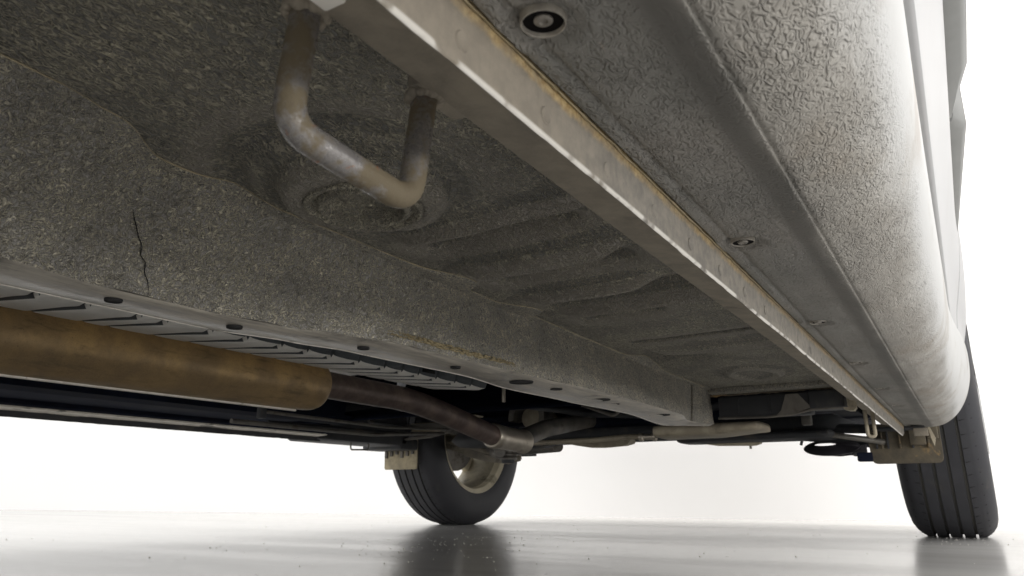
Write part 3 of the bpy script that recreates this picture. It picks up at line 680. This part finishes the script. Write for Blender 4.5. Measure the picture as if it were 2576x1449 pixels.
tubeo('arm_tube', [(-.30, 2.02, .250), (-.24, 2.02, .247), (-.15, 2.04, .238), (-.08, 2.2, .225)], [.006, .010, .014, .02], m_black, arm, 14)
boxo('arm_bush_cap', (-.275, 2.004, .208), (-.215, 2.014, .2145), .003, m_dark, arm)
tubeo('stabiliser_link', [(-.302, 1.99, .232), (-.292, 1.99, .262)], .0035, m_black, arm, 8)
boxo('ball_joint', (-.172, 1.960, .188), (-.138, 1.99, .209), .003, m_dark, arm)
for k in range(4): boxo('joint_fin', (-.190+k*.010, 1.962, .2035-k*.0025), (-.182+k*.010, 1.985, .212-k*.002), .001, m_black, arm)
tubeo('wheel_arch_brace', [(-.30, 1.9, .262), (-.22, 1.9, .250), (-.14, 1.92, .236), (-.10, 1.98, .23)], .007, m_grey, arm, 10)
tubeo('wheel_arch_brace', [(-.42, 2.1, .300), (-.25, 2.0, .272), (-.05, 2.0, .262)], .012, m_black, arm, 10)
boxo('side_bracket', (-.245, 1.70, .258), (-.225, 1.72, .285), .002, m_grey, arm)

# right air deflector / mud flap
def flap(name, pts, off, mat):
    bm = bmesh.new(); prism(bm, pts, off)
    bmesh.ops.bevel(bm, geom=[e for e in bm.edges], offset=.0008, segments=1, affect='EDGES'); return obj(name, bm, mat, car, 40)
def rr2(x0, x1, z0, z1, y, r, tl=0):
    pts = []
    for cx_, cz_, a0 in ((x1-r, z0+r, -90), (x1-r*.2, z1-r*.2, 0), (x0+r*.2, z1-r*.2, 90), (x0+r*1.6, z0+r, 180)):
        rr_ = r if cz_ < (z0+z1)/2 else r*.2
        for k in range(5):
            a = math.radians(a0+90*k/4); pts.append((cx_+rr_*math.cos(a), y, cz_+rr_*math.sin(a)))
    return pts
mf = flap('mud_flap', rr2(-.148, .008, .1815, .272, 1.965, .012), (0, .006, .0), m_mudflap)
for k, x in enumerate((-.128, -.116, -.104, -.078, -.052, -.02)):
    boxo('flap_rib', (x, 1.955, .216), (x+.004, 1.967, .262), .001, m_mudflap if k % 2 else m_black, mf)
boxo('flap_shelf', (-.13, 1.90, .255), (-.03, 1.965, .262), .003, m_black, mf)
boxo('flap_block', (-.055, 1.94, .222), (-.022, 1.962, .262), .003, m_mudflap, mf)
boxo('flap_block', (-.020, 1.945, .236), (.004, 1.962, .268), .003, m_mudflap, mf)
# left mud flap
mf2 = flap('mud_flap', rr2(-1.757, -1.607, .198, .30, 2.08, .006), (0, .006, 0), m_pale)
for k in range(6): boxo('flap_rib', (-1.75+k*.024, 2.073, .238+.006*(k % 3)), (-1.738+k*.024, 2.081, .262), .002, m_grey, mf2)
boxo('flap_shelf', (-1.775, 1.98, .262), (-1.60, 2.08, .30), .008, m_black, mf2)
# arch liners
def liner(name, xs_, mat):
    bm = bmesh.new(); rows = []
    for i in range(25):
        a = math.radians(lerp(168, -10, i/24)); rows.append([(x, WY+.375*math.cos(a), .335+.375*math.sin(a)) for x in xs_])
    grid(bm, rows); return solid(obj(name, bm, mat, car, 60), .003)
liner('arch_liner', (.085, -.02, -.15), m_black); liner('arch_liner', (-1.765, -1.66, -1.53), m_black)
bm = bmesh.new(); c = Vector((-.15, WY, .335)); n = 24
vs = [bm.verts.new((-.17, WY+.375*math.cos(math.radians(lerp(178, 2, i/n))), .335+.375*math.sin(math.radians(lerp(178, 2, i/n))))) for i in range(n+1)]
bm.faces.new(vs); solid(obj('arch_wall', bm, m_dark, car), .004)
bm = bmesh.new(); vs = [bm.verts.new((-1.50, WY+.375*math.cos(math.radians(lerp(180, 0, i/n))), .40+.3*math.sin(math.radians(lerp(180, 0, i/n))))) for i in range(n+1)]
bm.faces.new(vs); solid(obj('arch_wall', bm, m_dark, car), .004)

# left suspension
la = bpy.data.objects.new('control_arm', None); COL.objects.link(la); la.parent = car
tubeo('lower_arm', [(-1.08, 2.15, .262), (-1.25, 2.22, .262), (-1.42, 2.3, .270), (-1.56, 2.36, .262)], [.022, .024, .026, .022], m_grey, la, 16, squash=.8)
tubeo('lower_arm', [(-1.42, 2.3, .262), (-1.33, 2.18, .250), (-1.24, 2.05, .246)], [.022, .021, .018], m_grey, la, 14)
bm = bmesh.new(); lathe(bm, [(0, 0), (.028, 0), (.030, .006), (.024, .009), (.030, .013), (.030, .018), (.024, .022), (.026, .034), (0, .036)], (-1.24, 2.1, .222), (0, 0, 1), 24); obj('arm_bushing', bm, m_grey, la, 40)
bm = bmesh.new(); lathe(bm, [(0, 0), (.020, 0), (.022, .004), (.022, .010), (0, .012)], (-1.24, 2.1, .212), (0, 0, 1), 20); obj('bushing_bolt', bm, m_black, la, 40)
tubeo('tie_rod', [(-1.05, 2.2, .31), (-1.55, 2.35, .295)], .009, m_grey, la, 10)
tubeo('axle_shaft', [(-1.0, 2.43, .34), (-1.58, 2.43, .335)], .015, m_black, la, 14)
bm = bmesh.new(); lathe(bm, [(0, 0), (.06, 0), (.065, .01), (.05, .03), (.03, .05), (0, .05)], (-1.56, 2.43, .33), (-1, 0, 0), 24); obj('hub_carrier', bm, m_grey, la, 40)
bm = bmesh.new(); prism(bm, [(-1.74, 2.26, .352), (-1.535, 2.3, .318), (-1.40, 2.3, .285), (-1.318, 2.3, .258), (-1.315, 2.3, .226), (-1.36, 2.3, .216), (-1.45, 2.3, .226), (-1.54, 2.3, .246), (-1.60, 2.3, .272), (-1.665, 2.26, .294)], (0, .02, .004))
bmesh.ops.bevel(bm, geom=list(bm.edges), offset=.004, segments=2, affect='EDGES'); obj('arm_plate', bm, m_arm, la, 40)
tubeo('arm_rib', [(-1.66, 2.255, .318), (-1.52, 2.292, .282), (-1.36, 2.292, .240)], .009, m_arm, la, 10)
# curved pressed crossbar left of the pipe and pale bracket
bm = bmesh.new(); prism(bm, [(-1.62, 2.0, .345), (-1.42, 2.0, .347), (-1.40, 2.0, .330), (-1.42, 2.0, .312), (-1.50, 2.0, .298), (-1.62, 2.0, .292), (-1.62, 2.0, .298), (-1.50, 2.0, .305), (-1.44, 2.0, .318), (-1.425, 2.0, .328), (-1.62, 2.0, .332)], (0, .02, 0)); obj('bracket', bm, m_grey, car)
boxo('bracket_plate', (-1.60, 2.03, .320), (-1.43, 2.04, .352), .002, m_pale, car)
tubeo('brake_line', [(-1.30, 1.05, .268), (-1.30, 1.5, .268), (-1.36, 1.9, .30)], .0055, m_grey, car, 8)
tubeo('brake_line', [(-1.12, .98, .272), (-1.12, 1.35, .268), (-1.12, 1.6, .280)], .0035, m_grey, car, 8)
tubeo('brake_line', bendpath([(-1.36, 1.2, .280), (-1.36, 1.72, .285), (-1.36, 1.74, .305), (-1.36, 1.55, .31)], .01), .005, m_black, car, 8)
boxo('line_clip', (-1.125, .97, .258), (-1.112, .985, .30), .002, m_black, car)
# curved metal hoop ahead of the pipe end
bm = bmesh.new(); rows = []
for i in range(25):
    a = math.radians(lerp(190, -20, i/24)); rows.append([(-1.055+r_*math.cos(a), 1.9+dy, .335+r_*1.0*math.sin(a)) for r_, dy in ((.062, 0), (.062, .06), (.044, .06), (.044, 0))])
grid(bm, rows, close_v=True); obj('pipe_hoop', bm, m_grey, car, 50)
tubeo('hoop_core', [(-1.055, 1.93, .335), (-1.055, 2.1, .33)], [.032, .032], m_dustpl, car, 20)
tubeo('shield_stud', [(-.76, 1.30, .330), (-.76, 1.30, .300)], .004, m_coup, car, 8)
# miscellaneous dark engine-bay pieces
for a, b in (((-.95, 1.95, .30), (-.62, 2.3, .40)), ((-.58, 1.85, .30), (-.36, 2.2, .36)), ((-1.35, 2.1, .33), (-1.0, 2.3, .5))):
    boxo('gearbox_casing', a, b, .02, m_dark, car)
tubeo('hose', [(-.95, 1.75, .345), (-.75, 1.7, .31), (-.55, 1.65, .292), (-.38, 1.6, .30)], .009, m_black, car, 10)
tubeo('wire_hook', bendpath([(-.70, 1.55, .315), (-.62, 1.55, .285), (-.60, 1.55, .300)], .01), .004, m_grey, car, 8)

# ---- wheels
def wheel(name, cx_, side_, steer=0., wy=WY):
    wo = bpy.data.objects.new(name, None); COL.objects.link(wo); wo.parent = car; wo.location = (cx_, wy, WR); wo.rotation_euler = (0, 0, steer)
    # tyre profile (r, a): a = lateral
    pr = [(.205, -.085), (.212, -.092), (.235, -.1015), (.262, -.1045), (.286, -.1025), (.303, -.0975), (.3165, -.0885), (.3245, -.079), (.3275, -.070)]
    tr = []
    for g in (-.048, -.016, .016, .048):
        tr += [(.3300, g-.0040), (.3240, g-.0030), (.3240, g+.0030), (.3300, g+.0040)]
    tr = [(r+.0015*(1-abs(a)/.07), a) for r, a in tr]
    full = pr+tr+[(r, -a) for r, a in reversed(pr)]
    bm = bmesh.new(); lathe(bm, full, (0, 0, 0), (1, 0, 0), 120)
    # contact patch
    for v in bm.verts:
        if v.co.z < -.3275: v.co.z = -.3275-(-.3275-v.co.z)*.15
    for v in bm.verts: v.co.z -= .0037 if v.co.z < -.327 else 0
    ty = obj('tyre', bm, m_rubber, wo, 30)
    # shoulder sipes: small raised-edge cuts
    bm = bmesh.new()
    for k in range(60):
        for sd in (-1, 1):
            a = k*math.tau/60+.02*sd; p = Vector((sd*.082, .3225*math.cos(a), .3225*math.sin(a))); q = Vector((sd*.054, .3304*math.cos(a+.015), .3304*math.sin(a+.015)))
            tube(bm, [p, q], .0011, 4)
    sp = obj('tread_sipes', bm, m_hole, wo); sp['kind'] = 'stuff'
    if side_ > 0 or True:
        bm = bmesh.new()
        i_ = -side_   # inboard direction
        lathe(bm, [(.199, i_*.085), (.2085, i_*.090), (.2160, i_*.0945), (.2165, i_*.090), (.207, i_*.083), (.205, i_*.060), (.194, i_*.060), (.195, i_*.078), (.199, i_*.085)], (0, 0, 0), (1, 0, 0), 72)
        obj('rim', bm, m_rim, wo, 50)
        bm = bmesh.new(); lathe(bm, [(.199, i_*.062), (.190, i_*.045), (.186, i_*.02), (.186, i_*-.02), (.190, i_*-.07), (.205, i_*-.085), (.205, i_*-.092), (.196, i_*-.088), (.183, i_*-.07), (.180, i_*-.02), (.181, i_*.02), (.186, i_*.045), (.195, i_*.062)], (0, 0, 0), (1, 0, 0), 72)
        obj('rim_barrel', bm, m_barrel, wo, 50)
        for k in range(5):
            a = k*math.tau/5+.35
            m_ = Matrix.Rotation(a, 4, 'X')
            boxo('spoke', (-i_*.060-.014, -.034, .04), (-i_*.060+.014, .034, .186), .006, m_rim, wo, m_)
        bm = bmesh.new(); lathe(bm, [(0, -.03), (.06, -.03), (.065, 0), (.05, .02), (0, .02)], (-i_*.06, 0, 0), (-i_, 0, 0), 32); obj('hub', bm, m_rim, wo, 50)
        bm = bmesh.new(); lathe(bm, [(.0, -.004), (.13, -.004), (.13, .006), (.0, .006)], (-i_*.02, 0, 0), (1, 0, 0), 48); obj('brake_disc', bm, m_grey, wo, 50)
    return wo
wheel('wheel', 0.0, 1, math.radians(-1)); wheel('wheel', -1.6792, -1, math.radians(-1))
wheel('wheel', 0.0, 1, 0, -.62); wheel('wheel', -1.6792, -1, 0, -.62)

# ---- loose grit on the floor
bm = bmesh.new()
for k in range(420):
    if k < 200: x_, y_ = -1.05+random.gauss(0, .16), 1.55+random.gauss(0, .28)
    elif k < 250: x_, y_ = random.gauss(.0, .06), random.uniform(2.05, 2.40)
    else: x_, y_ = random.uniform(-2.2, .5), random.uniform(.9, 3.4)
    if k < 250 and random.random() < .3: continue
    r_ = .0007+.0011*random.random()**2
    bmesh.ops.create_icosphere(bm, subdivisions=1, radius=r_, matrix=Matrix.Translation((x_, y_, r_*.5)) @ Matrix.Diagonal((1, 1, .7, 1)))
g_ = obj('grit', bm, dusty('pale_grit', lin('a9a49b'), lin('dedad2'), None, 8, .8), None); g_['kind'] = 'stuff'; g_['label'] = 'tiny pale grit scattered on the glossy floor by the wheels'; g_['category'] = 'grit'
